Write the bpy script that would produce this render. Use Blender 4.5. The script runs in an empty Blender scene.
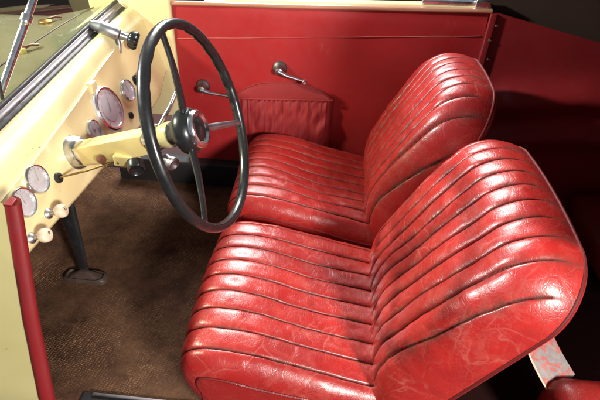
import bpy, bmesh, math, random
import numpy as np
from mathutils import Vector, Matrix, noise

random.seed(7)
S = bpy.context.scene
COL = S.collection
R = math.radians

# ------------------------------------------------------------------ camera
cam_d = bpy.data.cameras.new('camera')
cam = bpy.data.objects.new('camera', cam_d)
COL.objects.link(cam)
YAW, PITCH, ROLL = R(3.58), R(36.56), R(2.70)
f = Vector((-math.sin(YAW)*math.cos(PITCH), math.cos(YAW)*math.cos(PITCH), -math.sin(PITCH)))
r0 = f.cross(Vector((0, 0, 1))).normalized()
u0 = r0.cross(f)
c_, s_ = math.cos(ROLL), math.sin(ROLL)
rr, uu = c_*r0 + s_*u0, -s_*r0 + c_*u0
M = Matrix((rr, uu, -f)).transposed().to_4x4()
M.translation = Vector((.318, -.676, 1.342))
cam.matrix_world = M
cam_d.sensor_width = 36
cam_d.lens = 29.16
cam_d.clip_start = .02
cam_d.clip_end = 200
S.camera = cam

# ------------------------------------------------------------------ light
w = bpy.data.worlds.new('World')
S.world = w
w.use_nodes = True
bg = w.node_tree.nodes['Background']
bg.inputs['Color'].default_value = (.80, .88, 1, 1)
bg.inputs['Strength'].default_value = .24

def area(name, loc, target, size, power, col=(1, 1, 1), size_y=None):
    d = bpy.data.lights.new(name, 'AREA')
    d.energy = power
    d.size = size
    d.color = col
    if size_y:
        d.shape = 'RECTANGLE'; d.size_y = size_y
    o = bpy.data.objects.new(name, d)
    COL.objects.link(o)
    o.location = loc
    o.rotation_euler = (Vector(target) - Vector(loc)).to_track_quat('-Z', 'Y').to_euler()
    return o

area('key_lamp', (-.45, 2.95, 2.70), (.25, .35, .4), 1.35, 200, (1, .98, .96))
area('front_lamp', (-2.0, .30, 2.02), (.5, .35, .5), .16, 135, (1, .97, .93))
area('fill_lamp', (1.75, -1.9, 1.75), (-.1, .4, .4), .40, 150, (1, .96, .90))

S.view_settings.view_transform = 'Standard'
S.view_settings.look = 'None'
S.view_settings.exposure = 0
S.view_settings.gamma = 1

# ------------------------------------------------------------------ materials
def mat(name, col=(.5, .5, .5), rough=.5, metal=0, coat=0, spec=.5):
    m = bpy.data.materials.new(name)
    m.use_nodes = True
    b = m.node_tree.nodes['Principled BSDF']
    b.inputs['Base Color'].default_value = (*col, 1)
    b.inputs['Roughness'].default_value = rough
    b.inputs['Metallic'].default_value = metal
    b.inputs['Coat Weight'].default_value = coat
    b.inputs['Specular IOR Level'].default_value = spec
    return m

class N:
    """small helper to wire node trees"""
    def __init__(s, m):
        s.t = m.node_tree; s.b = s.t.nodes['Principled BSDF']
        s.tc = s.t.nodes.new('ShaderNodeTexCoord')
    def new(s, typ, **kw):
        n = s.t.nodes.new(typ)
        for k, v in kw.items(): setattr(n, k, v)
        return n
    def link(s, a, b): s.t.links.new(a, b)
    def noise(s, scale, detail=5, rough=.6, dist=0, vec=None):
        n = s.new('ShaderNodeTexNoise')
        n.inputs['Scale'].default_value = scale; n.inputs['Detail'].default_value = detail
        n.inputs['Roughness'].default_value = rough; n.inputs['Distortion'].default_value = dist
        s.link(vec or s.tc.outputs['Object'], n.inputs['Vector'])
        return n.outputs['Fac']
    def ramp(s, fac, *stops):
        n = s.new('ShaderNodeValToRGB')
        e = n.color_ramp.elements
        while len(e) < len(stops): e.new(.5)
        for i, (p, c) in enumerate(stops):
            e[i].position = p
            e[i].color = (c, c, c, 1) if isinstance(c, (int, float)) else (*c, 1)
        s.link(fac, n.inputs['Fac'])
        return n.outputs['Color']
    def mix(s, fac, a, b, typ='MIX'):
        n = s.new('ShaderNodeMix', data_type='RGBA', blend_type=typ)
        for sock, v in ((n.inputs[0], fac), (n.inputs[6], a), (n.inputs[7], b)):
            if isinstance(v, (int, float)): sock.default_value = v
            elif isinstance(v, tuple): sock.default_value = (*v, 1)
            else: s.link(v, sock)
        return n.outputs[2]
    def math(s, op, a, b=None):
        n = s.new('ShaderNodeMath', operation=op)
        for i, v in enumerate((a, b)):
            if v is None: continue
            if isinstance(v, (int, float)): n.inputs[i].default_value = v
            else: s.link(v, n.inputs[i])
        return n.outputs[0]
    def warp(s, scale, amt, vec=None):
        n = s.new('ShaderNodeTexNoise'); n.inputs['Scale'].default_value = scale; n.inputs['Detail'].default_value = 3
        v = vec or s.tc.outputs['Object']
        s.link(v, n.inputs['Vector'])
        a = s.new('ShaderNodeVectorMath', operation='MULTIPLY_ADD')
        s.link(n.outputs['Color'], a.inputs[0]); a.inputs[1].default_value = (amt,)*3
        s.link(v, a.inputs[2])
        return a.outputs[0]
    def voro(s, scale, vec, feat='DISTANCE_TO_EDGE'):
        n = s.new('ShaderNodeTexVoronoi', feature=feat); n.inputs['Scale'].default_value = scale
        s.link(vec, n.inputs['Vector'])
        return n.outputs['Distance']
    def mapping(s, scale=(1, 1, 1), rot=(0, 0, 0), vec=None):
        n = s.new('ShaderNodeMapping'); n.inputs['Scale'].default_value = scale; n.inputs['Rotation'].default_value = rot
        s.link(vec or s.tc.outputs['Object'], n.inputs['Vector'])
        return n.outputs[0]
    def bump(s, h, strength, dist=.001, prev=None):
        n = s.new('ShaderNodeBump'); n.inputs['Strength'].default_value = strength; n.inputs['Distance'].default_value = dist
        s.link(h, n.inputs['Height'])
        if prev: s.link(prev, n.inputs['Normal'])
        return n.outputs[0]
    def col(s, c): s.link(c, s.b.inputs['Base Color'])
    def rough(s, c): s.link(c, s.b.inputs['Roughness'])
    def normal(s, c): s.link(c, s.b.inputs['Normal'])

def leather(name, base=(.40, .017, .013), dark=(.27, .011, .010), worn=(.45, .085, .065), wear=.5, wrinkle=1.0, cracks=1.0, rlo=.27, rhi=.44):
    m = mat(name, base, .4, 0, .12, .62)
    m.node_tree.nodes['Principled BSDF'].inputs['Coat Roughness'].default_value = .22
    n = N(m)
    big = n.noise(5, 4, .6, .4)
    c = n.mix(n.ramp(big, (.35, 0), (.65, 1)), dark, base)
    blot = n.noise(17, 6, .7, 1.0)
    wornm = n.ramp(blot, (.50, 0), (.72, wear))
    c = n.mix(wornm, c, worn)
    # large creases across the hide, pale where the finish has broken
    v1 = n.voro(9, n.warp(6, .16, n.mapping((1.0, .62, 1.0), (0, 0, .5))))
    v2 = n.voro(21, n.warp(14, .07, n.mapping((.8, 1.0, .8), (0, 0, -.4))))
    mask = n.ramp(n.noise(6.5, 3), (.47, 0), (.62, 1))
    mask2 = n.ramp(n.noise(12, 3, .5, .5), (.50, 0), (.66, 1))
    l1 = n.math('MULTIPLY', n.ramp(v1, (.0, 1), (.008, .45), (.022, 0)), mask)
    l2 = n.math('MULTIPLY', n.ramp(v2, (.0, 1), (.018, .3), (.045, 0)), mask2)
    lines = n.math('MAXIMUM', n.math('MULTIPLY', l1, .20*wrinkle), n.math('MULTIPLY', l2, .16*wrinkle))
    c = n.mix(lines, c, (.58, .30, .24))
    # dark hairline creases running across the flutes
    vd = n.voro(34, n.warp(18, .05, n.mapping((1.5, .5, 1.0), (0, 0, .25))))
    dk = n.math('MULTIPLY', n.ramp(vd, (.0, 1), (.035, 0)), n.ramp(n.noise(10, 5, .7), (.46, 0), (.62, .7)))
    c = n.mix(dk, c, (.15, .022, .018))
    # greyish rubbed dirt
    gr = n.ramp(n.noise(8, 7, .75, .8), (.56, 0), (.74, .50))
    c = n.mix(n.math('MULTIPLY', gr, wear), c, (.20, .085, .070))
    # fine craquelure
    v3 = n.voro(75, n.warp(40, .02))
    v4 = n.voro(170, n.warp(90, .01))
    cr = n.math('MULTIPLY', n.ramp(v3, (.0, 1), (.05, 0)), n.ramp(n.noise(9, 4), (.45, 0), (.62, .6)))
    c = n.mix(n.math('MULTIPLY', cr, .15*cracks), c, (.55, .25, .20))
    # dirty stitched seams (vertex attribute) with broken, uneven dirt
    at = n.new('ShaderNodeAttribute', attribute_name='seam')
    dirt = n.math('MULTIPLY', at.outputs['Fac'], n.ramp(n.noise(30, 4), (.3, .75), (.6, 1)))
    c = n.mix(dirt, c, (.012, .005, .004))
    # edge grime beside seams
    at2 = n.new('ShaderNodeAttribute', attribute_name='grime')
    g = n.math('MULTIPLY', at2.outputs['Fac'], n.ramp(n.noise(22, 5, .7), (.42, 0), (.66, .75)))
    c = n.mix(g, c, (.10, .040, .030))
    n.col(c)
    ro = n.ramp(n.noise(26, 6, .7, .6), (.3, rlo), (.7, rhi))
    n.link(n.math('MULTIPLY', n.math('SUBTRACT', 1, at.outputs['Fac']), .62), n.b.inputs['Specular IOR Level'])
    n.link(n.math('MULTIPLY', n.math('SUBTRACT', 1, at.outputs['Fac']), .12), n.b.inputs['Coat Weight'])
    n.rough(n.mix(n.math('MAXIMUM', lines, at.outputs['Fac']), ro, (.8, .8, .8)))
    h = n.math('ADD', n.math('MULTIPLY', n.ramp(v1, (0, 0), (.10, 1)), mask), n.math('MULTIPLY', n.math('MULTIPLY', n.ramp(v2, (0, 0), (.12, 1)), mask2), .5))
    nb = n.bump(h, .4*wrinkle, .0012)
    nb = n.bump(n.ramp(v3, (0, 0), (.08, 1)), .28*cracks, .0004, nb)
    nb = n.bump(n.ramp(v4, (0, 0), (.12, 1)), .20, .0003, nb)
    nb = n.bump(n.noise(48, 5, .6), .08, .0010, nb)
    nb = n.bump(n.ramp(vd, (0, 0), (.06, 1)), .25, .0006, nb)
    n.normal(nb)
    return m

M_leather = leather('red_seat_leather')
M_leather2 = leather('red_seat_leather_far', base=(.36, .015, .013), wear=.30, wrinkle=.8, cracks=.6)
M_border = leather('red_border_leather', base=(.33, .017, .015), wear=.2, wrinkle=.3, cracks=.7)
M_piping = mat('dark_red_piping', (.10, .008, .008), .6, spec=.2)
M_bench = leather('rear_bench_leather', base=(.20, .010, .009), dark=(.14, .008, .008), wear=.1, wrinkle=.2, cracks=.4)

def vinyl(name, col, col2, rough=(.40, .58), scuff=.5):
    m = mat(name, col, .5)
    n = N(m)
    c = n.mix(n.ramp(n.noise(2.5, 4), (.35, 0), (.65, 1)), col, col2)
    sc = n.noise(14, 7, .75, 1.2, n.mapping((1, 1, .35)))
    c = n.mix(n.ramp(sc, (.60, 0), (.78, scuff)), c, (.42, .10, .085))
    pin = n.ramp(n.voro(60, n.warp(20, .05), 'F1'), (.0, 1), (.05, 0))
    c = n.mix(n.math('MULTIPLY', pin, .25), c, (.5, .2, .17))
    n.col(c)
    n.rough(n.ramp(n.noise(20, 5), (.3, rough[0]), (.7, rough[1])))
    nb = n.bump(n.noise(6, 3), .25, .004)
    nb = n.bump(n.noise(420, 2), .15, .0004, nb)
    n.normal(nb)
    return m
M_panel = vinyl('red_door_leathercloth', (.36, .015, .017), (.30, .012, .014))
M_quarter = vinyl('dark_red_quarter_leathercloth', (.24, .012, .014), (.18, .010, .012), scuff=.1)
M_pipe_worn = vinyl('worn_door_piping', (.34, .02, .02), (.46, .16, .13), scuff=.8)
M_pocket = vinyl('red_pocket_cloth', (.28, .011, .013), (.22, .009, .011), (.6, .75), .2)

def paint(name, col, col2, rough=.22):
    m = mat(name, col, rough, 0, .5)
    m.node_tree.nodes['Principled BSDF'].inputs['Coat Roughness'].default_value = .12
    n = N(m)
    c = n.mix(n.ramp(n.noise(3, 4), (.35, 0), (.7, 1)), col, col2)
    sp = n.ramp(n.noise(38, 7, .75, .5), (.62, 0), (.75, .3))
    c = n.mix(sp, c, (.50, .33, .14))
    chips = n.math('MULTIPLY', n.ramp(n.voro(55, n.warp(60, .02), 'F1'), (.10, 1), (.16, 0)), n.ramp(n.noise(6, 4, .7), (.60, 0), (.64, .85)))
    c = n.mix(chips, c, (.16, .09, .04))
    stain = n.ramp(n.noise(4, 7, .8, 1.5, n.mapping((1, 1, .4))), (.58, 0), (.74, .3))
    c = n.mix(stain, c, (.50, .40, .20))
    n.col(c)
    n.rough(n.ramp(n.noise(16, 5), (.3, rough), (.7, rough+.16)))
    nb = n.bump(n.noise(5, 3), .12, .006)
    n.normal(n.bump(n.noise(90, 3), .06, .0006, nb))
    return m
M_cream = paint('cream_paint', (.78, .66, .36), (.74, .61, .30))
M_cream2 = paint('aged_cream_paint', (.56, .50, .24), (.50, .44, .19), .34)
M_yellow = paint('yellowed_paint', (.62, .47, .16), (.68, .55, .24), .2)
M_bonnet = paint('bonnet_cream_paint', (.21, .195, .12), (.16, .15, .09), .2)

def metal(name, col, rough, pit=.3):
    m = mat(name, col, rough, 1)
    n = N(m)
    k = n.noise(60, 6, .7)
    n.col(n.mix(n.ramp(k, (.52, 0), (.72, pit)), col, (.16, .12, .10)))
    n.rough(n.ramp(n.noise(35, 4), (.3, rough), (.7, rough+.18)))
    n.normal(n.bump(k, .12, .0005))
    return m
M_chrome = metal('worn_chrome', (.78, .78, .80), .16)
M_steel = metal('dull_steel', (.42, .42, .44), .34, .4)
M_dkmetal = metal('tarnished_metal', (.24, .22, .23), .38, .5)

def blackp(name, col=(.012, .012, .013), r=(.22, .4)):
    m = mat(name, col, .3, 0, .15)
    n = N(m)
    n.col(n.mix(n.ramp(n.noise(25, 6, .7), (.55, 0), (.75, .5)), col, tuple(x*2.6+.01 for x in col)))
    n.rough(n.ramp(n.noise(30, 6, .7), (.3, r[0]), (.7, r[1])))
    n.normal(n.bump(n.noise(80, 4), .08, .0005))
    return m
M_brass = metal('dull_brass', (.40, .26, .10), .35)
M_black = blackp('black_bakelite')
M_rubber = blackp('black_rubber', (.014, .013, .013), (.5, .7))
M_shade = blackp('black_painted_metal', (.010, .009, .009), (.6, .8))
M_shade.node_tree.nodes['Principled BSDF'].inputs['Coat Weight'].default_value = 0
M_boot = blackp('worn_rubber_boot', (.045, .026, .018), (.6, .8))
M_ivory = mat('ivory_knob', (.74, .60, .42), .35, 0, .3)
n = N(M_ivory)
n.col(n.mix(n.ramp(n.noise(60, 5), (.4, 0), (.7, .7)), (.78, .66, .48), (.58, .36, .20)))
M_mark = mat('knob_letter_paint', (.05, .03, .025), .6)
M_dial = mat('silver_dial_face', (.50, .49, .50), .38, .35)
n = N(M_dial)
n.col(n.mix(n.ramp(n.noise(70, 6, .7), (.4, 0), (.7, .6)), (.68, .66, .68), (.46, .43, .44)))
M_dial2 = mat('grey_dial_centre', (.50, .51, .55), .35, .3)
M_dial_mark = mat('dial_markings', (.24, .22, .23), .5)
M_brown = mat('brown_knob', (.16, .06, .035), .35)
M_wood = mat('varnished_wood_cap', (.20, .07, .03), .3, 0, .4)
n = N(M_wood)
wv = n.noise(9, 6, .65, 1.5, n.mapping((.6, 8, 8)))
n.col(n.mix(wv, (.30, .11, .06), (.52, .27, .17)))
M_hood = mat('brown_hood_cloth', (.055, .030, .016), .85)
n = N(M_hood)
n.col(n.mix(n.noise(8, 5), (.030, .015, .009), (.050, .025, .014)))
n.normal(n.bump(n.noise(300, 2), .3, .0006))
M_strap = mat('worn_grey_strap', (.3, .27, .26), .55)
n = N(M_strap)
k = n.noise(34, 4, .6, .8, n.mapping((1, 1.6, .8), (0, .5, .3)))
c = n.mix(n.ramp(k, (.48, 0), (.54, 1)), (.17, .155, .15), (.34, .05, .04))
n.col(n.mix(n.ramp(n.noise(70, 4), (.45, 0), (.7, .6)), c, (.36, .22, .18)))
n.normal(n.bump(k, .4, .001))

# carpet
M_carpet = mat('brown_carpet', (.06, .03, .018), .95, spec=.15)
n = N(M_carpet)
vm = n.warp(9, .012)
wx = n.new('ShaderNodeTexWave', wave_type='BANDS', bands_direction='X'); wx.inputs['Scale'].default_value = 34; wx.inputs['Distortion'].default_value = 5.0; wx.inputs['Detail Scale'].default_value = 2.5
wy = n.new('ShaderNodeTexWave', wave_type='BANDS', bands_direction='Y'); wy.inputs['Scale'].default_value = 50; wy.inputs['Distortion'].default_value = 3.5; wy.inputs['Detail Scale'].default_value = 2.5
mp = n.mapping((1, 1, 1), (0, 0, .22), vm)
n.link(mp, wx.inputs['Vector']); n.link(mp, wy.inputs['Vector'])
wv = n.math('MULTIPLY', wx.outputs['Fac'], wy.outputs['Fac'])
bare = n.ramp(n.noise(4.2, 6, .7, .6), (.44, 0), (.62, .9))
pile = n.mix(n.noise(120, 5, .8), (.034, .016, .008), (.21, .105, .056))
weave = n.mix(n.math('MULTIPLY', n.ramp(wv, (.10, 0), (.5, 1)), n.ramp(n.noise(55, 5, .8), (.4, .15), (.6, 1))), (.075, .037, .019), (.36, .195, .108))
c = n.mix(bare, pile, weave)
c = n.mix(n.ramp(n.noise(6, 6, .75), (.42, 0), (.66, .8)), c, (.030, .012, .008))
c = n.mix(n.ramp(n.noise(38, 5, .8), (.55, 0), (.7, .45)), c, (.12, .075, .050))
spk = n.ramp(n.voro(26, n.warp(30, .03), 'F1'), (.0, 1), (.045, 0))
c = n.mix(n.math('MULTIPLY', spk, .5), c, (.34, .24, .16))
n.col(c)
hb = n.mix(bare, n.noise(160, 4, .8), wv)
n.normal(n.bump(n.noise(7, 4), .4, .01, n.bump(hb, .8, .003)))

M_ground = mat('dark_maroon_ground', (.045, .012, .012), .7)
n = N(M_ground)
n.col(n.mix(n.noise(1.5, 5), (.020, .006, .006), (.070, .016, .015)))

M_glass = bpy.data.materials.new('windscreen_glass')
M_glass.use_nodes = True
t = M_glass.node_tree
t.nodes.clear()
out = t.nodes.new('ShaderNodeOutputMaterial'); mx = t.nodes.new('ShaderNodeMixShader')
tr = t.nodes.new('ShaderNodeBsdfTransparent'); tr.inputs['Color'].default_value = (.84, .88, .78, 1)
gl = t.nodes.new('ShaderNodeBsdfGlossy'); gl.inputs['Roughness'].default_value = .02
fr = t.nodes.new('ShaderNodeFresnel'); fr.inputs['IOR'].default_value = 1.7
ge = t.nodes.new('ShaderNodeNewGeometry'); ml_ = t.nodes.new('ShaderNodeMath'); ml_.operation = 'MULTIPLY_ADD'
ml_.inputs[1].default_value = -1; ml_.inputs[2].default_value = 1
t.links.new(ge.outputs['Backfacing'], ml_.inputs[0])
m2_ = t.nodes.new('ShaderNodeMath'); m2_.operation = 'MULTIPLY'
t.links.new(ml_.outputs[0], m2_.inputs[0]); t.links.new(fr.outputs[0], m2_.inputs[1])
t.links.new(m2_.outputs[0], mx.inputs[0]); t.links.new(tr.outputs[0], mx.inputs[1]); t.links.new(gl.outputs[0], mx.inputs[2]); t.links.new(mx.outputs[0], out.inputs[0])

# ------------------------------------------------------------------ object helpers
def thing(name, label, cat, loc=(0, 0, 0), group=None):
    o = bpy.data.objects.new(name, None)
    COL.objects.link(o)
    o.location = loc
    o.empty_display_size = .05
    o['label'] = label; o['category'] = cat
    if group: o['group'] = group
    bpy.context.view_layer.update()
    return o

def world_loc(o):
    v = Vector(o.location)
    while o.parent:
        o = o.parent; v += Vector(o.location)
    return v

def link(name, me, m, parent=None, label=None):
    o = bpy.data.objects.new(name, me)
    COL.objects.link(o)
    if m and not me.materials: me.materials.append(m)
    if parent is not None:
        o.parent = parent
        o.location = -world_loc(parent)     # meshes are written in world coordinates
    if label: o['label'] = label
    return o

def from_bm(name, bm, m, parent=None, smooth=True, bevel=0, label=None, sharp=40):
    me = bpy.data.meshes.new(name)
    bmesh.ops.recalc_face_normals(bm, faces=bm.faces[:])
    if bevel:
        es = [e for e in bm.edges if len(e.link_faces) == 2 and e.calc_face_angle(0) > R(35)]
        bmesh.ops.bevel(bm, geom=es, offset=bevel, segments=3, profile=.6, affect='EDGES', clamp_overlap=True)
    bm.to_mesh(me); bm.free()
    if smooth:
        me.polygons.foreach_set('use_smooth', [True]*len(me.polygons))
        me.set_sharp_from_angle(angle=R(sharp))
    return link(name, me, m, parent, label)

def box(bm, lo, hi, rot=None, about=None):
    r = bmesh.ops.create_cube(bm, size=1)
    for v in r['verts']:
        v.co = Vector([lo[i] + (v.co[i]+.5)*(hi[i]-lo[i]) for i in range(3)])
    if rot is not None:
        bmesh.ops.rotate(bm, verts=r['verts'], cent=about, matrix=rot)
    return r['verts']

def frame(d):
    d = Vector(d).normalized()
    a = Vector((0, 0, 1)) if abs(d.z) < .9 else Vector((0, 1, 0))
    e1 = a.cross(d).normalized()
    return e1, d.cross(e1), d

def tube(bm, pts, rads, seg=16, cap=True, squash=1.0, up=None):
    pts = [Vector(p) for p in pts]
    if isinstance(rads, (int, float)): rads = [rads]*len(pts)
    rings = []
    prev = None
    for i, p in enumerate(pts):
        d = (pts[min(i+1, len(pts)-1)] - pts[max(i-1, 0)]).normalized()
        if prev is None:
            if up is not None:
                e1 = (Vector(up) - d*Vector(up).dot(d)).normalized()
            else:
                e1 = frame(d)[0]
        else:
            e1 = (prev - d*prev.dot(d)).normalized()
        prev = e1
        e2 = d.cross(e1)
        rings.append([bm.verts.new(p + rads[i]*(math.cos(2*math.pi*k/seg)*e1 + squash*math.sin(2*math.pi*k/seg)*e2)) for k in range(seg)])
    for a, b in zip(rings, rings[1:]):
        for k in range(seg):
            bm.faces.new((a[k], a[(k+1) % seg], b[(k+1) % seg], b[k]))
    if cap:
        bm.faces.new(rings[0][::-1]); bm.faces.new(rings[-1])

def lathe(bm, o, d, prof, seg=36):
    """prof: list of (distance along d, radius)"""
    e1, e2, d = frame(d)
    o = Vector(o)
    rings = []
    for t, r in prof:
        if r < 1e-6: rings.append([bm.verts.new(o + d*t)])
        else: rings.append([bm.verts.new(o + d*t + r*(math.cos(2*math.pi*k/seg)*e1 + math.sin(2*math.pi*k/seg)*e2)) for k in range(seg)])
    for a, b in zip(rings, rings[1:]):
        for k in range(seg):
            k2 = (k+1) % seg
            if len(a) == 1 and len(b) == 1: continue
            if len(a) == 1: bm.faces.new((a[0], b[k2], b[k]))
            elif len(b) == 1: bm.faces.new((a[k], a[k2], b[0]))
            else: bm.faces.new((a[k], a[k2], b[k2], b[k]))

def grid_mesh(name, P, m, parent=None, attrs=None, label=None, close_u=False):
    """P: array (nv, nu, 3) in world coordinates"""
    nv, nu, _ = P.shape
    i = np.arange(nv*nu).reshape(nv, nu)
    q = np.stack([i[:-1, :-1], i[:-1, 1:], i[1:, 1:], i[1:, :-1]], -1).reshape(-1, 4)
    me = bpy.data.meshes.new(name)
    me.vertices.add(nv*nu); me.vertices.foreach_set('co', P.reshape(-1).astype(np.float32))
    me.loops.add(q.size); me.loops.foreach_set('vertex_index', q.reshape(-1).astype(np.int32))
    me.polygons.add(len(q)); me.polygons.foreach_set('loop_start', np.arange(0, q.size, 4, dtype=np.int32))
    me.polygons.foreach_set('use_smooth', np.ones(len(q), dtype=bool))
    me.update(); me.validate()
    for k, a in (attrs or {}).items():
        at = me.attributes.new(k, 'FLOAT', 'POINT')
        at.data.foreach_set('value', a.reshape(-1).astype(np.float32))
    return link(name, me, m, parent, label)

def spline(pts, n):
    """resample a polyline of 2D points with Catmull-Rom, evenly by arc length; returns points and tangents"""
    p = np.array(pts, float)
    p = np.vstack([2*p[0]-p[1], p, 2*p[-1]-p[-2]])
    o = []
    for i in range(1, len(p)-2):
        t = np.linspace(0, 1, 60, endpoint=False)[:, None]
        o.append(.5*((2*p[i]) + (-p[i-1]+p[i+1])*t + (2*p[i-1]-5*p[i]+4*p[i+1]-p[i+2])*t**2 + (-p[i-1]+3*p[i]-3*p[i+1]+p[i+2])*t**3))
    o = np.vstack(o + [p[-2][None]])
    L = np.r_[0, np.cumsum(np.linalg.norm(np.diff(o, axis=0), axis=1))]
    s = np.linspace(0, L[-1], n)
    q = np.stack([np.interp(s, L, o[:, k]) for k in range(o.shape[1])], 1)
    tg = np.gradient(q, axis=0)
    tg /= np.linalg.norm(tg, axis=1, keepdims=True)
    return q, tg

def smooth_noise(nv, nu, fv, fu, seed):
    """smooth 2D noise in [-1,1] on a grid"""
    rg = np.random.default_rng(seed)
    g = rg.uniform(-1, 1, (fv+3, fu+3))
    y = np.linspace(0, fv, nv); x = np.linspace(0, fu, nu)
    yi = np.minimum(y.astype(int), fv-1)+1; xi = np.minimum(x.astype(int), fu-1)+1
    ty = (y-(yi-1))[:, None]; tx = (x-(xi-1))[None]
    ty = ty*ty*(3-2*ty); tx = tx*tx*(3-2*tx)
    a = g[yi][:, xi]; b = g[yi][:, xi+1]; c = g[yi+1][:, xi]; d = g[yi+1][:, xi+1]
    return (a*(1-tx)+b*tx)*(1-ty) + (c*(1-tx)+d*tx)*ty

# ------------------------------------------------------------------ setting
P = np.zeros((2, 2, 3)); P[0, 0] = (-30, -30, -.25); P[0, 1] = (30, -30, -.25); P[1, 1] = (30, 30, -.25); P[1, 0] = (-30, 30, -.25)
o = grid_mesh('ground', P, M_ground); o['kind'] = 'structure'

nv, nu = 60, 90
X, Yg = np.meshgrid(np.linspace(-.95, 1.7, nu), np.linspace(-.0, 1.10, nv))
Zg = .09 + .004*smooth_noise(nv, nu, 9, 14, 3) + np.clip(-.62-X, 0, 1)*.9
o = grid_mesh('carpet_floor', np.stack([X, Yg, Zg], -1), M_carpet); o['kind'] = 'structure'

M_rear = mat('shade_maroon_carpet', (.02, .005, .005), .95, spec=.1)  # maroon sheet over the carpet, near black to stand in for shade
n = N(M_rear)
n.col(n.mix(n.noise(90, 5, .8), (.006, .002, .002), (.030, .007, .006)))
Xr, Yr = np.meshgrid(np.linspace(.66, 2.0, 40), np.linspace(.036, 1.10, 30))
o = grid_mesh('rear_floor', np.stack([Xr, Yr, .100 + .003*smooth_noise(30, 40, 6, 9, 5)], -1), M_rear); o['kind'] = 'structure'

# ------------------------------------------------------------------ bulkhead under the dashboard
bm = bmesh.new()
box(bm, (-.99, .0, .05), (-.955, 1.1, .75))
box(bm, (-.955, .0, .735), (-.46, 1.1, .75))
o = from_bm('bulkhead', bm, M_shade, smooth=False)
o['label'] = 'black bulkhead in the dark footwell behind the dashboard'; o['category'] = 'bulkhead'

# ------------------------------------------------------------------ dashboard
A20 = R(20)
DN = Vector((math.cos(A20), 0, math.sin(A20)))
DD = Vector((math.sin(A20), 0, -math.cos(A20)))     # down the face
D0 = Vector((-.37, 0, .69))
def dash_pt(y, z, off=0):
    k = (D0.z - z)/math.cos(A20)
    p = D0 + DD*k; p.y = y
    return p + DN*off
dash = thing('dashboard', 'cream painted metal dashboard with silver dials and ivory knobs', 'dashboard', (-.37, .55, .57))
ny = 80
ys = np.linspace(.032, 1.105, ny)
crease = np.interp(ys, [-.02, .1, .24, .5, .68, .84, 1.1], [.690, .697, .706, .735, .760, .775, .782])
bott = np.interp(ys, [-.02, .05, .2, .4, .75, .95, 1.1], [.578, .577, .571, .563, .548, .556, .60])
rubx = np.full(ny, -.462)
rubz = np.interp(ys, [-.02, .3, .86, 1.1], [.742, .764, .811, .826])
prof = []
for j, y in enumerate(ys):
    row = []
    b = dash_pt(y, bott[j]); c = dash_pt(y, crease[j])
    r = Vector((rubx[j], y, rubz[j]))
    # returned lower lip, flat face, tight crease, rolled band up to the windscreen
    row += [b + Vector((-.05, 0, .004)), b + Vector((-.012, 0, -.004)), b + DN*-.002 + Vector((0, 0, -.001)), b + DD*-.006]
    for k in range(1, 12): row.append(b.lerp(c, .06 + .90*k/12))
    row.append(c + DN*.0035 + DD*.004)
    row.append(c + DN*.0045)
    c = c + DD*-.006 - DN*.001
    ctrl = c + Vector((-.022, 0, .050))
    for k in range(0, 17):
        t_ = k/16
        row.append(c*(1-t_)**2 + ctrl*2*t_*(1-t_) + r*t_**2)
    row.append(r + Vector((-.07, 0, .012)))
    prof.append(row)
PD = np.array([[list(v) for v in row] for row in prof])
split = 3 + 11
split += 2
grid_mesh('face_panel', PD[:, :split+1], M_cream, dash)
grid_mesh('cowl_band', PD[:, split:], M_cream, dash)

def gauge(y, z, r, style, name='gauge'):
    c = dash_pt(y, z, .0005)
    bm = bmesh.new()
    lathe(bm, c, DN, [(0, r*1.0), (.006, r*1.0), (.010, r*.94), (.0085, r*.86), (.004, r*.84)], 48)
    g = from_bm(name, bm, M_chrome, dash)
    bm = bmesh.new()
    lathe(bm, c, DN, [(.0042, r*.85), (.0045, 0)], 48)
    dial = from_bm('dial_face', bm, M_dial, g)
    if style:
        bm = bmesh.new()
        lathe(bm, c, DN, [(.0052, r*style), (.0056, 0)], 40)
        from_bm('dial_centre', bm, M_dial2, g)
    e1, e2, _ = frame(DN)
    bm = bmesh.new()
    for k in range(11):
        a = R(-130 + 26*k) + math.pi/2
        d_ = e1*math.cos(a) + e2*math.sin(a)
        tube(bm, [c + DN*.0056 + d_*r*.68, c + DN*.0056 + d_*r*.78], r*.010 + .0003, 6)
    from_bm('dial_marks', bm, M_dial_mark, g)
    bm = bmesh.new()
    a = R(random.uniform(60, 120))
    d_ = e1*math.cos(a) + e2*math.sin(a)
    tube(bm, [c + DN*.007 - d_*r*.12, c + DN*.007 + d_*r*.55], [.0012, .0005], 6)
    from_bm('needle', bm, M_dial_mark, g)
    if r > .05:
        bm = bmesh.new()
        lathe(bm, c, DN, [(-.001, r*1.10), (.003, r*1.10), (.0045, r*1.07), (.0045, r*.95)], 8)
        from_bm('backing_plate', bm, M_dial, g, sharp=20)
    return g
gauge(.141, .661, .036, 0)
gauge(.215, .674, .036, 0)
gauge(.500, .653, .030, .6)
gauge(.620, .662, .068, .58)
gauge(.764, .658, .037, .70)

# bracket tab above the large speedometer
bm = bmesh.new()
p = dash_pt(.602, .742)
box(bm, p - Vector((.006, .016, .018)), p + Vector((.012, .016, .012)))
from_bm('tab_bracket', bm, M_cream, dash, bevel=.003)

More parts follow.
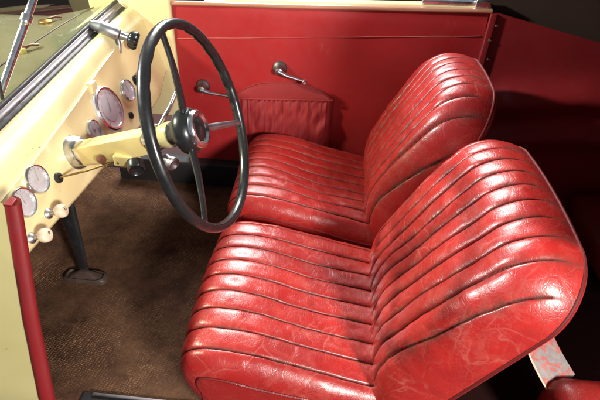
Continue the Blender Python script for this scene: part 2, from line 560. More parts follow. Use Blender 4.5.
def pull_knob(y, z, letter):
    b = dash_pt(y, z)
    bm = bmesh.new()
    lathe(bm, b, DN, [(0, .0), (0, .013), (.003, .013), (.006, .009), (.008, .006), (.026, .006), (.026, 0)], 24)
    kb = from_bm('pull_knob', bm, M_steel, dash)
    bm = bmesh.new()
    lathe(bm, b + DN*.024, DN, [(0, .0), (0, .008), (.003, .013), (.009, .0165), (.017, .017), (.022, .0155), (.0245, .012), (.0255, .0)], 32)
    from_bm('knob_cap', bm, M_ivory, kb)
    # engraved letter
    bm = bmesh.new()
    e1, e2, _ = frame(DN)
    o_ = b + DN*.0500
    if letter == 'D':
        pts = [(-.0028, -.004), (-.0028, .004), (0, .004), (.0025, .002), (.0025, -.002), (0, -.004), (-.0028, -.004)]
    else:
        pts = [(-.0015, -.0035), (-.0015, .0035), (.0015, .0035), (.0022, .0015), (-.0012, .0)]
    off = e1*.003 + e2*.003
    tube(bm, [o_ + off + e1*a + e2*b_ for a, b_ in pts], .0008, 6)
    from_bm('knob_letter', bm, M_mark, kb)
pull_knob(.182, .600, 'D')
pull_knob(.100, .594, 'P')

def lathe_part(name, c, d, prof, m, parent, seg=28):
    bm = bmesh.new(); lathe(bm, c, d, prof, seg)
    return from_bm(name, bm, m, parent)
lathe_part('switch_knob', dash_pt(.845, .660), DN, [(0, .018), (.004, .018), (.006, .010), (.014, .010), (.018, .019), (.028, .021), (.036, .017), (.040, .008), (.041, 0)], M_black, dash)
lathe_part('grommet', dash_pt(.711, .596), DN, [(0, .012), (.005, .011), (.006, .007), (.002, .005), (.001, 0)], M_rubber, dash)
lathe_part('grommet', dash_pt(.278, .638), DN, [(0, .014), (.006, .012), (.007, .008), (.002, .006), (.001, 0)], M_rubber, dash)
lathe_part('screw', dash_pt(.425, .640), DN, [(0, .008), (.004, .007), (.006, .0)], M_rubber, dash)

# ------------------------------------------------------------------ steering column and wheel
aw, bw = R(-3.02), R(18.0)
WN = Vector((math.cos(aw)*math.cos(bw), math.sin(aw)*math.cos(bw), math.sin(bw)))
WC = Vector((.0401, .2553, .8244))
WY = (Vector((0, 1, 0)) - WN*WN.y).normalized()
WU = WN.cross(WY)
if WU.z < 0: WU = -WU
def colm(k, a=0, b=0): return WC - WN*k + WY*a + WU*b

CH = WC - WN*.055
CP = dash_pt(.383, .648)
CDR = (CH - CP).normalized()
CLY = (WY - CDR*WY.dot(CDR)).normalized()
CLU = CDR.cross(CLY)
if CLU.z < 0: CLU = -CLU
def colm2(k, a=0, b=0): return CH - CDR*(k-.055) + CLY*a + CLU*b
KE = (CH - CP).length + .055
colo = thing('steering_column', 'yellowed channel steering column bracket with a chrome collar, running from the dashboard to the steering wheel', 'steering column', colm2(KE))
bm = bmesh.new()
# rounded channel section
sec = []
for a in np.linspace(-90, 90, 13): sec.append((.030*math.cos(R(a))*.0 + .0, 0))
sec = [(-.024, -.032), (-.024, .022), (.024, .022), (.024, -.032), (.020, -.032), (.020, .018), (-.020, .018), (-.020, -.032)]
ks = [KE-.035, KE-.09, .26, .19, .135]
scl = [1.0, 1.0, .98, .95, .88]
rings = [[bm.verts.new(colm2(k, a*s, b*s)) for a, b in sec] for k, s in zip(ks, scl)]
for ra, rb in zip(rings, rings[1:]):
    for i in range(len(sec)):
        j = (i+1) % len(sec)
        bm.faces.new((ra[i], ra[j], rb[j], rb[i]))
bm.faces.new(rings[0]); bm.faces.new(rings[-1][::-1])
from_bm('channel_housing', bm, M_yellow, colo, bevel=.004, sharp=25)
lathe_part('collar', colm2(KE), CDR, [(-.02, .046), (.004, .047), (.010, .043), (.016, .036), (.034, .033), (.038, .029), (.038, .0)], M_chrome, colo, 40)
lathe_part('column_tube', colm2(KE), CDR, [(0, .017), (KE-.055, .017), (KE-.055, 0)], M_steel, colo)
# clamp and adjusting gear on the wheel end
lathe_part('clamp_ring', colm2(.155), CDR, [(0, .018), (0, .030), (.020, .032), (.034, .028), (.034, .018)], M_chrome, colo)
lathe_part('sleeve', colm2(.110), CDR, [(0, .018), (.0, .027), (.022, .030), (.035, .026), (.055, .022), (.055, 0)], M_cream2, colo)
bm = bmesh.new()
box(bm, colm2(.290) - Vector((.030, .008, .062)), colm2(.290) + Vector((.022, -.002, -.018)))
from_bm('bracket_plate', bm, M_chrome, colo, bevel=.003)
bm = bmesh.new()
box(bm, colm2(.240) - Vector((.030, .030, .052)), colm2(.240) + Vector((.020, .018, -.022)))
from_bm('under_bracket', bm, M_yellow, colo, bevel=.004)
lathe_part('bolt', colm2(.268, -.034, -.030), -CLY, [(0, .0075), (.004, .0075), (.006, .004), (.006, 0)], M_shade, colo, 12)
lathe_part('bolt', colm2(.325, -.024, -.016), -CLY, [(0, .011), (.004, .013), (.010, .013), (.015, .008), (.016, 0)], M_brown, colo, 20)
lathe_part('dip_switch', colm2(.135, -.012, -.052), (.75, -.6, -.1), [(0, .012), (.018, .012), (.022, .017), (.030, .017), (.033, .012), (.030, .009), (.026, 0)], M_dkmetal, colo, 24)
lathe_part('dip_switch', colm2(.228, -.022, -.046), (.4, -.9, -.3), [(0, .020), (.022, .021), (.026, .018), (.020, .012), (.018, 0)], M_black, colo, 24)
bm = bmesh.new()
p0 = dash_pt(.278, .638, .004); p1 = colm2(.30, -.02, -.034)
tube(bm, [p0, p0.lerp(p1, .5) + Vector((0, 0, -.003)), p1], [.0026, .0028, .003], 10)
from_bm('control_rod', bm, M_brass, colo)
bm = bmesh.new()
tube(bm, [colm2(.13, .015, .015), colm2(.10, .055, .045), colm2(.085, .105, .075)], [.0055, .005, .004], 10)
from_bm('signal_stalk', bm, M_chrome, colo)

wheel = thing('steering_wheel', 'black three spoke steering wheel with a chrome ringed horn button', 'steering wheel', colm(.035))
bm = bmesh.new()
seg, sg = 160, 20
R0, T0 = .2215, .0116
rings = []
for i in range(seg):
    th = 2*math.pi*i/seg
    e = WY*math.cos(th) + WU*math.sin(th)
    grip = .0030*max(0, math.cos(th*30))*(1 if (-.2 < math.sin(th)) else 0)   # finger notches moulded on the back
    ring = []
    for k in range(sg):
        ph = 2*math.pi*k/sg
        rad = T0*(1.0 if math.sin(ph) > -.2 else 1.0) - grip*max(0, -math.cos(ph))*1.0
        ring.append(bm.verts.new(WC + e*(R0 + rad*.92*math.cos(ph)) + WN*rad*1.08*math.sin(ph)))
    rings.append(ring)
for i in range(seg):
    a, b = rings[i], rings[(i+1) % seg]
    for k in range(sg):
        bm.faces.new((a[k], a[(k+1) % sg], b[(k+1) % sg], b[k]))
from_bm('rim', bm, M_black, wheel)
for ang, m_ in ((91, M_black), (-25, M_steel), (218, M_black)):
    e = WY*math.cos(R(ang)) + WU*math.sin(R(ang))
    side = WN.cross(e)
    bm = bmesh.new()
    pts, rad = [], []
    for k in range(15):
        t_ = k/14
        rho = .022 + (R0 - .020)*t_
        depth = .038*(1-t_)**1.6 - .002
        pts.append(WC + e*rho - WN*depth)
        wd = .0135 - .0060*t_ if m_ is M_black else .0095 - .003*t_
        rad.append(wd if t_ < .9 else wd + .004*(t_-.9)/.1)
    tube(bm, pts, rad, 14, squash=.62, up=side)
    from_bm('spoke', bm, m_, wheel)
bm = bmesh.new()
lathe(bm, colm(.062), WN, [(-.018, .0), (-.018, .026), (-.004, .030), (.004, .040), (.012, .049), (.022, .053), (.034, .052), (.044, .046), (.049, .040), (.0495, 0)], 40)
from_bm('hub', bm, M_black, wheel)
bm = bmesh.new()
lathe(bm, colm(.014), WN, [(-.002, .043), (.004, .0435), (.009, .040), (.010, .034), (.006, .028), (.002, .027)], 40)
hb_ = from_bm('horn_ring', bm, M_chrome, wheel)
bm = bmesh.new()
lathe(bm, colm(.014), WN, [(.001, .028), (.006, .026), (.009, .018), (.0105, .008), (.011, 0)], 32)
from_bm('horn_button', bm, M_black, wheel)

# ------------------------------------------------------------------ windscreen
ws = thing('windscreen', 'flat windscreen glass in a grey metal and black rubber frame above the cream cowl', 'windscreen', (-.47, .55, .80))
def rub(y): return float(np.interp(y, [-.02, .3, .86, 1.1], [.742, .764, .811, .826]))
ysr = np.linspace(-.0, 1.09, 40)
def strip(name, secpts, m):
    Pq = np.array([[(-.466 + dx, y, rub(y) + dz) for dx, dz in secpts] for y in ysr])
    grid_mesh(name, Pq, m, ws)
strip('rubber_seal', [(.008, -.009), (.010, -.002), (.005, .005), (-.004, .008), (-.012, .010), (-.014, .0)], M_rubber)
strip('metal_frame', [(-.003, .007), (-.004, .012), (-.008, .015), (-.012, .017), (-.014, .021), (-.018, .023), (-.022, .016)], M_dkmetal)
strip('glazing_rubber', [(-.015, .021), (-.017, .028), (-.024, .031), (-.026, .024)], M_rubber)
GT = Vector((-.10, 0, 1)).normalized()
bm = bmesh.new()
vs = []
for off in (0, -.005):
    for y, tt in ((-.0, .0), (1.09, .0), (1.09, .42), (-.0, .42)):
        vs.append(bm.verts.new(Vector((-.487 + off, y, rub(y) + .028)) + GT*tt))
for a in ((0, 1, 2, 3), (7, 6, 5, 4), (0, 4, 5, 1), (1, 5, 6, 2), (2, 6, 7, 3), (3, 7, 4, 0)): bm.faces.new([vs[i] for i in a])
from_bm('glass_pane', bm, M_glass, ws, smooth=False)
# chrome stay rod with a clamp on the inside of the glass
bm = bmesh.new()
s0, s1 = Vector((-.478, .345, .825)), Vector((-.445, .600, 1.045))
tube(bm, [s0, s0.lerp(s1, .5), s1], [.0095, .010, .0095], 18)
stay = from_bm('stay_rod', bm, M_chrome, ws)
d_ = (s1 - s0).normalized()
bm = bmesh.new()
pc = s0.lerp(s1, .60)
lathe(bm, pc - d_*.010, d_, [(0, .010), (0, .0145), (.018, .0145), (.018, .010)], 24)
lathe(bm, pc + Vector((.004, -.012, -.002)), (.5, -.8, .2), [(0, .007), (.008, .007), (.010, .004), (.010, 0)], 12)
from_bm('stay_clamp', bm, M_chrome, stay)
bm = bmesh.new()
tube(bm, [s0 + Vector((.004, -.004, -.012)), s0 + Vector((.010, .002, .05))], [.004, .003], 8)
from_bm('stay_foot', bm, M_rubber, stay)

# wiper motor with its knob, fixed on the frame
m0, m1 = Vector((-.452, .850, .832)), Vector((-.352, .872, .789))
wm = thing('wiper_motor', 'chrome wiper motor with a black turning knob on the lower windscreen frame', 'wiper motor', m0)
d_ = (m1 - m0).normalized()
L = (m1 - m0).length
lathe_part('motor_casing', m0, d_, [(-.028, 0), (-.028, .012), (0, .019), (.006, .022), (L*.48, .0215), (L*.52, .0185), (L*.56, .0185), (L*.60, .014), (L*.82, .012), (L*.82, 0)], M_steel, wm, 32)
bm = bmesh.new()
e1, e2, _ = frame(d_)
prof_k = [(L*.80, .010), (L*.84, .022), (L*.90, .029), (L*1.04, .032), (L*1.12, .026), (L*1.12, .0)]
lathe(bm, m0, d_, prof_k, 48)
for v in bm.verts:
    q = v.co - m0; al = q.dot(d_); q = q - d_*al
    if q.length > .015:
        th = math.atan2(q.dot(e2), q.dot(e1))
        v.co -= q*(.16*max(0, math.cos(th*5)))
from_bm('turning_knob', bm, M_black, wm)
bm = bmesh.new()
q0 = m0 + d_*L*.46 + Vector((0, 0, -.018))
tube(bm, [q0, q0 + Vector((.004, -.006, -.016)), q0 + Vector((.004, -.014, -.040)), q0 + Vector((.002, -.017, -.052))], [.012, .013, .012, .009], 14, squash=.6)
from_bm('park_lever', bm, M_dkmetal, wm)

# ------------------------------------------------------------------ bonnet outside
nv, nu = 30, 50
v_, u_ = np.meshgrid(np.linspace(0, 1, nv), np.linspace(-1, 1, nu), indexing='ij')
xb = -.492 - 1.25*v_
yb = .56 + u_*(.74 - .10*v_)
zrub = np.interp(yb, [-.02, .3, .86, 1.1], [.742, .764, .811, .826])
mixv = np.clip(v_/.2, 0, 1)
zb = (zrub + .012)*(1-mixv) + (.830 - .02*v_ - .07*np.abs(u_)**2.2 - .10*np.abs(u_)**8)*mixv
bon = thing('bonnet', 'olive cream bonnet seen through the windscreen, with small raised yellow stand-ins for reflections', 'bonnet', (-1.0, .56, .6))
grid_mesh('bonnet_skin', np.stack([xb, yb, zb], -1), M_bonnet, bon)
bm = bmesh.new()
tube(bm, [(-.70, .56, .829), (-1.1, .56, .822), (-1.735, .56, .812)], .005, 8)
from_bm('centre_hinge', bm, M_rubber, bon)
def bon_z(x, y):
    v = (-.492 - x)/1.25; u = (y - .56)/(.74 - .10*v); k = min(1, v/.2)
    return (float(np.interp(y, [-.02, .3, .86, 1.1], [.742, .764, .811, .826])) + .012)*(1-k) + (.830 - .02*v - .07*abs(u)**2.2 - .10*abs(u)**8)*k
bm = bmesh.new()
tube(bm, [(-.60 + .03*(y-.6), y, bon_z(-.60 + .03*(y-.6), y)) for y in np.linspace(-.05, 1.2, 40)], .0030, 8)
from_bm('joint_strip', bm, M_rubber, bon)
for xx, yy, rr2, mm in ((-.600, .640, .017, M_yellow), (-.660, .90, .022, M_brass)):  # raised spots with tails, added in place of yellow reflections in the glass
    lathe_part('reflection_spot', (xx, yy, bon_z(xx, yy)), (0, 0, 1), [(-.01, rr2), (.006, rr2), (.010, rr2*.8), (.012, 0)], mm, bon)
    bm = bmesh.new()
    tube(bm, [(xx, yy, bon_z(xx, yy) + .010), (xx + .02, yy + .03, bon_z(xx, yy) + .012), (xx + .03, yy + .05, bon_z(xx, yy) + .006)], .004, 8)
    from_bm('reflection_tail', bm, M_brown, bon)

# ------------------------------------------------------------------ door posts
def post(name, lab, side):
    t_ = thing(name, lab, 'door post', (-.30, -.02 if side < 0 else 1.12, .1))
    return t_
po = post('door_post', 'cream door post with a dark red trimmed edge at the near side door opening', -1)
def edge_y(z): return float(np.interp(z, [.05, .13, .28, .5, .75], [-.115, -.110, -.098, -.045, .028]))
def edge_x(z): return float(np.interp(z, [.05, .28, .5, .75], [-.292, -.291, -.292, -.292]))
zs = np.linspace(.02, .75, 40)
sk = np.array([[(edge_x(z) - .006 - dx, edge_y(z) + .012*dx/.1*(0) + .05*dx*dx, z) for dx in np.linspace(0, .5, 24)] for z in zs])
grid_mesh('outer_skin', sk, M_cream2, po)
tr_ = np.array([[(edge_x(z) + a*(1.0+.4*(.75-z)), edge_y(z) + b, z) for a, b in ((-.009, -.001), (-.007, -.006), (.002, -.0085), (.014, -.005), (.0185, .002), (.018, .010), (.010, .020), (-.012, .030))] for z in zs])
grid_mesh('leather_trim', tr_, M_quarter, po)
bm = bmesh.new()
pv = [(edge_x(.75)+.0085, edge_y(.75)-.0065), (edge_x(.75)-.010, edge_y(.75)-.006), (edge_x(.75)-.010, edge_y(.75)+.020), (edge_x(.75)+.006, edge_y(.75)+.016)]
lo_ = [bm.verts.new((x, y, .745)) for x, y in pv]; hi_ = [bm.verts.new((x, y, .753)) for x, y in pv]
bm.faces.new(lo_[::-1]); bm.faces.new(hi_)
for i in range(4): bm.faces.new((lo_[i], lo_[(i+1) % 4], hi_[(i+1) % 4], hi_[i]))
from_bm('trim_cap', bm, M_quarter, po, bevel=.002)

pf = post('door_post', 'cream door post at the far end of the dashboard, beside the red door', 1)
bm = bmesh.new()
box(bm, (-.60, 1.100, .40), (-.296, 1.16, .93))
from_bm('post_panel', bm, M_cream, pf, bevel=.008)

# near sill
sl = thing('door_sill', 'dark metal door sill strip along the near edge of the carpet', 'door sill', (.2, .0, .1))
bm = bmesh.new()
box(bm, (-.30, -.06, .02), (1.0, .034, .098))
from_bm('sill_plate', bm, M_shade, sl, bevel=.006)
bm = bmesh.new()
box(bm, (-.27, .020, .0995), (.9, .030, .104))
from_bm('tread_strip', bm, M_dkmetal, sl, bevel=.002)

# ------------------------------------------------------------------ far door
dr = thing('car_door', 'closed red trimmed car door with two chrome handles and a gathered pocket', 'car door', (.28, 1.11, .2))
nv, nu = 60, 90
u_, v_ = np.meshgrid(np.linspace(-.292, .832, nu), np.linspace(0, 1, nv))
v_ = .20 + v_*(np.interp(u_, [-.30, -.15, .1, .838], [.842, .848, .856, .884]) - .20)
yp = 1.110 + .0025*smooth_noise(nv, nu, 5, 8, 11) + .006*np.clip((v_-.82)/.04, 0, 1)**2
grid_mesh('inner_panel', np.stack([u_, yp, v_], -1), M_panel, dr)
bm = bmesh.new()
def linez(x): return .722 + (x+.294)*.075
tube(bm, [(x, 1.1085, linez(x) + .0006*math.sin(x*31)) for x in np.linspace(-.285, .82, 90)], .0018, 8)
from_bm('piping', bm, M_pipe_worn, dr)
# cap rail
xs_ = np.linspace(-.30, .838, 50)
capz = np.interp(xs_, [-.30, -.15, .1, .838], [.842, .848, .856, .884])
ct = [(1.122, -.004), (1.108, .000), (1.104, .006), (1.107, .011), (1.114, .014), (1.124, .014), (1.129, .010), (1.130, .002)]
grid_mesh('wood_cap', np.array([[(x, y, z + dz) for y, dz in ct] for x, z in zip(xs_, capz)]), M_wood, dr)
xo = np.linspace(-.18, .838, 40)
co = np.interp(xo, [-.30, -.15, .1, .838], [.842, .848, .856, .884])
ot = [(1.131, .004), (1.133, .013), (1.140, .019), (1.165, .021), (1.190, .014), (1.205, -.01), (1.21, -.3)]
grid_mesh('outer_skin', np.array([[(x, y, z + dz*(min(1, .55 + (x+.18)*4) if dz > 0 else 1)) for y, dz in ot] for x, z in zip(xo, co)]), M_cream, dr)
bm = bmesh.new()
box(bm, (.60, 1.136, .893), (.822, 1.165, .912)); box(bm, (.780, 1.118, .896), (.830, 1.150, .925))
from_bm('latch_plate', bm, M_chrome, dr, bevel=.005)

def crank(bx, bz, ex, ez, knob):
    b = Vector((bx, 1.108, bz)); e = Vector((ex, 1.070, ez))
    bm = bmesh.new()
    lathe(bm, b, (0, -1, 0), [(0, .028), (.004, .028), (.010, .023), (.016, .018), (.030, .014), (.040, .014), (.043, .009), (.044, 0)], 32)
    h = from_bm('door_handle', bm, M_dkmetal, dr)
    bm = bmesh.new()
    b2 = b + Vector((0, -.034, 0))
    tube(bm, [b2, b2.lerp(e, .3) + Vector((0, -.003, -.004)), b2.lerp(e, .7) + Vector((0, 0, -.003)), e], [.0125, .0095, .0070, .0065], 14, squash=.7)
    from_bm('handle_arm', bm, M_steel, h)
    bm = bmesh.new()
    lathe(bm, e + Vector((0, .004, 0)), (0, -1, 0) if knob else (e-b2), [(0, .0), (0, .008), (.006, .0105), (.014, .010), (.020, .006), (.021, 0)], 20)
    from_bm('handle_tip', bm, M_chrome, h)
crank(-.200, .540, -.088, .522, False)
crank(.106, .636, .205, .606, True)

# map pocket: flat arched flap above a gathered pouch
pk_x0, pk_x1 = -.070, .318
def arc_top(x): 
    t_ = (x - pk_x0)/(pk_x1 - pk_x0)
    return .506 + .022*t_ + .064*max(0, 1-abs(2*t_-.95)**2.8)
def fl_bot(x): return .505 + .022*(x - pk_x0)/(pk_x1 - pk_x0)
xs_ = np.linspace(pk_x0, pk_x1, 80)
fl = np.array([[(x, 1.1065 - .004*math.sin(math.pi*k/9) - (.010*(k/9)**2), arc_top(x)*(1-k/9) + (fl_bot(x)-.004)*k/9) for k in range(10)] for x in xs_])
pk = grid_mesh('map_pocket', fl, M_pocket, dr)
bm = bmesh.new()
tube(bm, [(x, 1.106, arc_top(x)) for x in xs_] , .0022, 8)
tube(bm, [(pk_x1 + .002, 1.106, z) for z in np.linspace(arc_top(pk_x1), .24, 8)], .0022, 8)
from_bm('flap_piping', bm, M_pocket, pk)
rg = random.Random(3)
nu, nv = 220, 50
gp = np.zeros((nv, nu, 3))
ph_ = np.cumsum([.25 + 1.6*abs(noise.noise((i*.05, 3.1, 0))) for i in range(nu)])*1.0
for j in range(nv):
    v = j/(nv-1)
    for i in range(nu):
        x = pk_x0 + (pk_x1-pk_x0)*i/(nu-1)
        zt = fl_bot(x)
        z = zt - v*(zt - .24)
        amp = .0036*math.exp(-3.0*v)*(.5 + .8*abs(noise.noise((x*30, 5, 1))))
        gath = amp*math.sin(ph_[i] + 2.5*noise.noise((x*9, v*2.2, 1))) + .016*noise.noise((x*22 + v*2.5, v*2.4, 7))*v**.6 + .006*noise.noise((x*50 + v*3, v*5, 3))
        belly = .012 + .016*math.sin(math.pi*min(1, v*.95))**.7
        edge = min(1, min(i, nu-1-i)/14)
        gp[j, i] = (x + .004*v*noise.noise((x*20, v*3, 2)), 1.108 - (belly + gath)*edge**.5, z)
grid_mesh('gathered_pouch', gp, M_pocket, pk)
bm = bmesh.new()
tube(bm, [(x, 1.090 - .0*i, fl_bot(x)) for i, x in enumerate(np.linspace(pk_x0, pk_x1, 30))], .0035, 8)
from_bm('elastic_hem', bm, M_pocket, pk)

# far sill
s2 = thing('door_sill', 'black painted sill under the far red door', 'door sill', (.2, 1.08, .1))
bm = bmesh.new()
box(bm, (-.60, 1.06, .08), (.84, 1.13, .200))
from_bm('sill_plate', bm, M_shade, s2, bevel=.01)

# ------------------------------------------------------------------ rear quarter, hood, rear bench
qp = thing('quarter_panel', 'dark red rear side panel with screws along its front edge, behind the far seat', 'side panel', (1.2, 1.11, .2))
nv, nu = 70, 70
u_, v_ = np.meshgrid(np.linspace(.842, 2.0, nu), np.linspace(0, 1, nv))
v_ = .02 + v_*(.868 - .085*np.clip((u_-.86)/.40, 0, 1))
ledge = .60 + .06*np.clip((u_-.85)/.4, 0, 1)
bul = .045*np.exp(-((v_-ledge+.05)/.06)**2)*np.clip((u_-.87)/.1, 0, 1) + .03*np.exp(-((v_-ledge+.22)/.05)**2)*np.clip((u_-.87)/.1, 0, 1)
yq = 1.108 - bul - .05*np.clip((u_-1.1)/.6, 0, 1)**1.5*.0
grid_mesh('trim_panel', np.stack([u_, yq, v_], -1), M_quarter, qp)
bm = bmesh.new()
box(bm, (.834, 1.097, .15), (.856, 1.112, .885))
from_bm('edge_strip', bm, M_quarter, qp, bevel=.003)
for x_, z_ in ((.858, .845), (.846, .795), (.860, .725), (.848, .650)):
    lathe_part('screw', (x_ + .006, 1.100 if x_ < .855 else 1.107, z_), (0, -1, 0), [(0, .006), (.003, .006), (.0045, .003), (.0045, 0)], M_chrome, qp, 14)

# ------------------------------------------------------------------ folding hood at the rear
hd = thing('soft_top', 'dark brown cloth hood folded over the rear of the car', 'soft top', (1.4, .55, .9))
Pq = []
for k in range(24):
    a = math.pi*k/23
    ring = []
    for x in np.linspace(.80, 2.1, 12):
        dz = -.12*np.clip((x-.85)/.4, 0, 1)
        ring.append((x + .05*math.sin(a), .555 + .615*math.copysign(abs(math.cos(a))**.5, math.cos(a)), .82 + dz*(1-math.sin(a)) + .50*abs(math.sin(a))**.55))
    Pq.append(ring)
grid_mesh('hood_cloth', np.array(Pq), M_hood, hd)
bm = bmesh.new()
box(bm, (2.0, -.06, .05), (2.03, 1.17, 1.3))
from_bm('rear_curtain', bm, M_hood, hd, smooth=False)
nq = thing('quarter_panel', 'dark red rear side panel on the near side', 'side panel', (1.5, -.06, .2))
bm = bmesh.new()
box(bm, (1.08, -.10, .02), (2.0, -.06, .90))
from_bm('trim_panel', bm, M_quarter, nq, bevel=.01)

rb = thing('rear_bench', 'red leather rear bench seat deep in shadow behind the bucket seats', 'rear seat', (1.3, .55, .1))
def pad(name, lo, hi, rad, m, parent):
    bm = bmesh.new(); box(bm, lo, hi)
    bmesh.ops.subdivide_edges(bm, edges=bm.edges[:], cuts=6, use_grid_fill=True)
    for v in bm.verts:
        c = [(lo[i]+hi[i])/2 for i in range(3)]
        q = [(v.co[i]-c[i])/((hi[i]-lo[i])/2) for i in range(3)]
        inner = [max(-1+2*rad/(hi[i]-lo[i]), min(1-2*rad/(hi[i]-lo[i]), q[i])) for i in range(3)]
        ip = Vector([c[i] + inner[i]*(hi[i]-lo[i])/2 for i in range(3)])
        d = v.co - ip
        if d.length > 1e-6: v.co = ip + d.normalized()*rad
        v.co.z += .012*(1-q[0]**2)*(1-q[1]**2)*(1 if q[2] > 0 else 0)
    return from_bm(name, bm, m, parent, sharp=80)
pad('cushion', (1.30, .02, .10), (1.66, 1.04, .25), .06, M_bench, rb)
pad('side_pad', (.905, -.05, .10), (1.16, .11, .30), .05, M_border, rb)
pad('backrest', (1.60, .02, .30), (1.78, 1.04, .80), .07, M_bench, rb)

# ------------------------------------------------------------------ bucket seats
def make_seat(label, cy, by, dz, n_cush, n_back, ml, seed, dx=0.0, bolster=.038):
    """cy, by: (near, far) edges of cushion and backrest"""
    yc = (cy[0]+cy[1])/2; W = (cy[1]-cy[0])/2
    seat = thing('bucket_seat', label, 'car seat', (.3+dx, yc, .1), 'front bucket seats')
    rg = np.random.default_rng(seed)
    def across(W, rn, rf, nu):
        """cross section: flat middle with a roll of radius rn on the near side and rf on the far side"""
        hn, hf = W - rn, W - rf
        a = np.linspace(-(hn + rn*math.pi/2), hf + rf*math.pi/2, nu)
        tn = np.clip((-a - hn)/rn, 0, math.pi/2); tf = np.clip((a - hf)/rf, 0, math.pi/2)
        dy = np.clip(a, -hn, hf) - rn*np.sin(tn) + rf*np.sin(tf)
        return a, dy, rn*(np.cos(tn)-1), rf*(np.cos(tf)-1), hn, hf
    def pleats(yn, lo_e, hi_e, n_, amp, power, roll, gw):
        f_ = (yn - lo_e)/(hi_e - lo_e)*n_
        ci = np.floor(f_); fr_ = f_ - ci
        pw = (hi_e - lo_e)/n_
        inside = (f_ > 0) & (f_ < n_)
        dist = np.minimum(fr_, 1-fr_)*pw
        dist = np.where(f_ < 0, -f_*pw, np.where(f_ > n_, (f_-n_)*pw, dist))
        lift = np.array(rg.uniform(.75, 1.2, n_+2))[np.clip(ci+1, 0, n_+1).astype(int)]
        b = np.where(inside, amp*lift*(1-np.abs(2*fr_-1)**power), roll*np.clip(1-np.exp(-dist/.010), 0, 1))
        return b - .0030*np.exp(-(dist/gw)**2), dist
    # --- cushion
    nv, nu = 190, 440
    C, T = spline([(.040, .205), (.014, .27), (.010, .325), (.034, .368), (.085, .384), (.17, .376), (.30, .346), (.44, .316), (.56, .296)], nv)
    C = C + np.array([dx, dz])
    Nn = np.stack([-T[:, 1], T[:, 0]], 1)         # outward: front / up
    a, dy, dnn, dnf, hn, hf = across(W, .052, .042, nu)
    dn = dnn + dnf
    s = np.linspace(0, 1, nv)[:, None]
    wid = 1 - .050*(1-s)**2
    yn = a[None] + .0030*smooth_noise(nv, nu, 4, 3, seed)
    bumpv, dist = pleats(yn, -(hn + .008), hf + .010, n_cush, .0048, 4.2, .006, .0018)
    an = a/np.abs(a).max()
    crown = .016*np.clip(1-an**2, 0, 1)[None]*np.sin(np.pi*np.clip(s, 0, 1))**.6
    dent = -.014*np.exp(-((s-.62)/.18)**2)*np.exp(-(dy[None]/(.6*W))**2)
    und = .0040*smooth_noise(nv, nu, 6, 7, seed+1) + .0012*smooth_noise(nv, nu, 26, 24, seed+2)
    off = dn[None] + bumpv + crown + dent + und
    P = np.zeros((nv, nu, 3))
    P[..., 0] = C[:, None, 0] + Nn[:, None, 0]*off
    P[..., 2] = C[:, None, 1] + Nn[:, None, 1]*off
    P[..., 1] = yc + dy[None]*wid
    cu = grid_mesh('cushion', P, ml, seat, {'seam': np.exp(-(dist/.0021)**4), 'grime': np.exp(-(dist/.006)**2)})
    for sgn, col_i in ((-1, 0), (1, nu-1)):
        bm = bmesh.new()
        tube(bm, [P[i, col_i] + np.array([0, sgn*.002, 0]) for i in range(4, nv-4, 4)], .0038, 8)
        from_bm('piping', bm, M_bench, cu)
    loop = np.vstack([P[::-1, 0][:-1], P[0, :, :][::4], P[:, -1][1:]])
    bd = []
    for k in range(8):
        t_ = k/7
        q = loop.copy()
        q[:, 2] = loop[:, 2]*(1-t_) + (.165 + dz)*t_
        q[:, 1] = yc + (loop[:, 1]-yc)*(1 + .012*math.sin(math.pi*t_) - .03*t_)
        q[:, 0] += .02*t_*np.clip(1-(q[:, 0]-dx)/.2, 0, 1)
        bd.append(q)
    grid_mesh('border', np.array(bd), M_border, cu)
    bm = bmesh.new()
    box(bm, (.07+dx, yc-W*.85, .092), (.56+dx, yc+W*.85, .185+dz))
    from_bm('seat_frame', bm, M_shade, seat, bevel=.008)
    # --- backrest: a closed padded shell, rounded rectangle in outline
    yn_, yf_, x0, z0, rec, ttop, T, rr_, rcn, rcf = by
    Wb = (yf_-yn_)/2; yb = (yf_+yn_)/2
    def sheet(nu, nv, nf):
        fil = np.linspace(0, math.pi/2, nf)
        e = rr_*(1-np.cos(fil))
        u_ = np.r_[-Wb+e, np.linspace(-Wb+rr_, Wb-rr_, nu)[1:-1], (Wb-e)[::-1]]/Wb
        t_ = np.r_[np.linspace(0, ttop-rr_, nv), (ttop-e)[::-1][1:]]
        u, t = np.meshgrid(u_, t_)
        d = ttop - t
        def hw(rc): return Wb - rc + np.sqrt(np.maximum(rc*rc - np.clip(rc-d, 0, rc)**2, 0))
        y = np.where(u < 0, u*hw(rcn), u*hw(rcf))
        def sdf(side, rc):
            q = Wb - side*y
            return np.where((q < rc) & (d < rc), rc - np.hypot(np.maximum(rc-q, 0), np.maximum(rc-d, 0)), np.minimum(q, d))
        E = np.maximum(np.minimum(sdf(-1, rcn), sdf(1, rcf)), 0)
        return y, t, E
    def place(y, t, n):
        t = t + .020*(1-(y/Wb)**2)*np.clip(t/ttop, 0, 1)**4
        return np.stack([x0 + dx + math.sin(rec)*t - math.cos(rec)*n, yb + y, z0 + dz + math.cos(rec)*t + math.sin(rec)*n], -1)
    y, t, E = sheet(400, 330, 60)
    nv, nu = y.shape
    n0 = T*np.sqrt(np.maximum(1-(1-np.clip(E/rr_, 0, 1))**2.6, 0)) - T
    soft = np.clip(E/.085, 0, 1); soft = soft*soft*(3-2*soft)
    belly = .024*np.sin(np.pi*np.clip(t/ttop, 0, 1))**.8*soft - .055*np.clip(1-t/.17, 0, 1)**2
    sN = np.clip(t/ttop, 0, 1); fan = sN*sN*(3-2*sN)
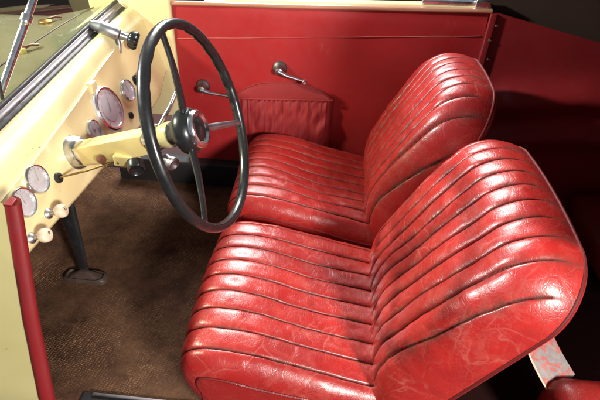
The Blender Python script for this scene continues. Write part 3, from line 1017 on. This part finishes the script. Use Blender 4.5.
    yw = y + .0035*smooth_noise(nv, nu, 4, 3, seed+5)
    lo_e = -Wb + bolster + .050 - .062*fan
    bumpv, dist = pleats(yw, lo_e, Wb - .030 + .012*fan, n_back, .0064, 3.6, .008, .0020)
    rim = np.clip(E/.020, 0, 1); rim = rim*rim*(3-2*rim)
    und = .0040*smooth_noise(nv, nu, 6, 5, seed+6) + .0010*smooth_noise(nv, nu, 24, 20, seed+7)
    n = n0 + belly + (bumpv + und)*rim
    P = place(y, t, n)
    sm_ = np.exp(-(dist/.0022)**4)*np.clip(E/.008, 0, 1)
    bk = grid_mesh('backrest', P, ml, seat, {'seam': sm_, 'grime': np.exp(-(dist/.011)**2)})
    loop = np.vstack([P[:, 0], P[-1][1:-1], P[::-1, -1]])
    keep = [loop[0]]
    for q in loop[1:]:
        if np.linalg.norm(q - keep[-1]) > .006: keep.append(q)
    bm = bmesh.new()
    tube(bm, keep, .0036, 8)
    from_bm('piping', bm, M_piping, bk)
    y, t, E = sheet(40, 30, 12)
    nb_ = -T - .028*np.sqrt(np.maximum(1-(1-np.clip(E/.04, 0, 1))**2, 0))
    grid_mesh('back_shell', place(y, t, nb_)[:, ::-1], M_border, bk)
    return seat

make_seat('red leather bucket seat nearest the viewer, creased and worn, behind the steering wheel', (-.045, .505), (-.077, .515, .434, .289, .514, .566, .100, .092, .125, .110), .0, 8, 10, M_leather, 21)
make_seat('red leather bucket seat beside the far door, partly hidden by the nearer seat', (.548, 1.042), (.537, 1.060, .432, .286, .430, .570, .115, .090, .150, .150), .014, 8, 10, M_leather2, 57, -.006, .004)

# ------------------------------------------------------------------ worn strap between backrest and rear bench
st = thing('seat_strap', 'worn grey and red strap hanging behind the nearer backrest', 'strap', (.9, .2, .3))
pa, pb = Vector((.845, .215, .43)), Vector((.955, .085, .265))
Pq = []
for k in range(16):
    t_ = k/15
    p = pa.lerp(pb, t_) + Vector((0, 0, -.03*math.sin(math.pi*t_)*.6))
    Pq.append([tuple(p + Vector((.030*w_, .026*w_, .018*w_ + .002*math.cos(w_*1.5)))) for w_ in np.linspace(-1, 1, 9)])
Pq = np.array(Pq)
grid_mesh('webbing', Pq, M_strap, st)
bm = bmesh.new()
tube(bm, [tuple(p) for p in Pq[:, 0]], .0022, 6)
from_bm('edge_binding', bm, M_ivory, st)

# ------------------------------------------------------------------ floor lever
gl_ = thing('gear_lever', 'black floor lever rising from an oblong rubber surround in the carpet under the dashboard', 'gear lever', (-.49, .46, .09))
bm = bmesh.new()
tube(bm, [(-.485, .455, .095), (-.495, .475, .20), (-.515, .505, .34), (-.53, .53, .50)], [.016, .021, .031, .035], 14, squash=.42)
from_bm('lever_shaft', bm, M_black, gl_)
bm = bmesh.new()
pl_ = [(-.483 + .070*math.copysign(abs(math.cos(q))**.55, math.cos(q)), .450 + .026*math.copysign(abs(math.sin(q))**.55, math.sin(q))) for q in np.linspace(0, 2*math.pi, 40, endpoint=False)]
rg_ = [[bm.verts.new((-.483 + (x+.483)*k_, .450 + (y_-.450)*k_, z_)) for x, y_ in pl_] for k_, z_ in ((1.12, .090), (1.06, .102), (.92, .108), (.86, .101), (.74, .104), (.40, .120), (.20, .128))]
for ra, rb in zip(rg_, rg_[1:]):
    for i in range(40): bm.faces.new((ra[i], ra[(i+1) % 40], rb[(i+1) % 40], rb[i]))
bm.faces.new(rg_[-1])
from_bm('floor_plate', bm, M_boot, gl_)
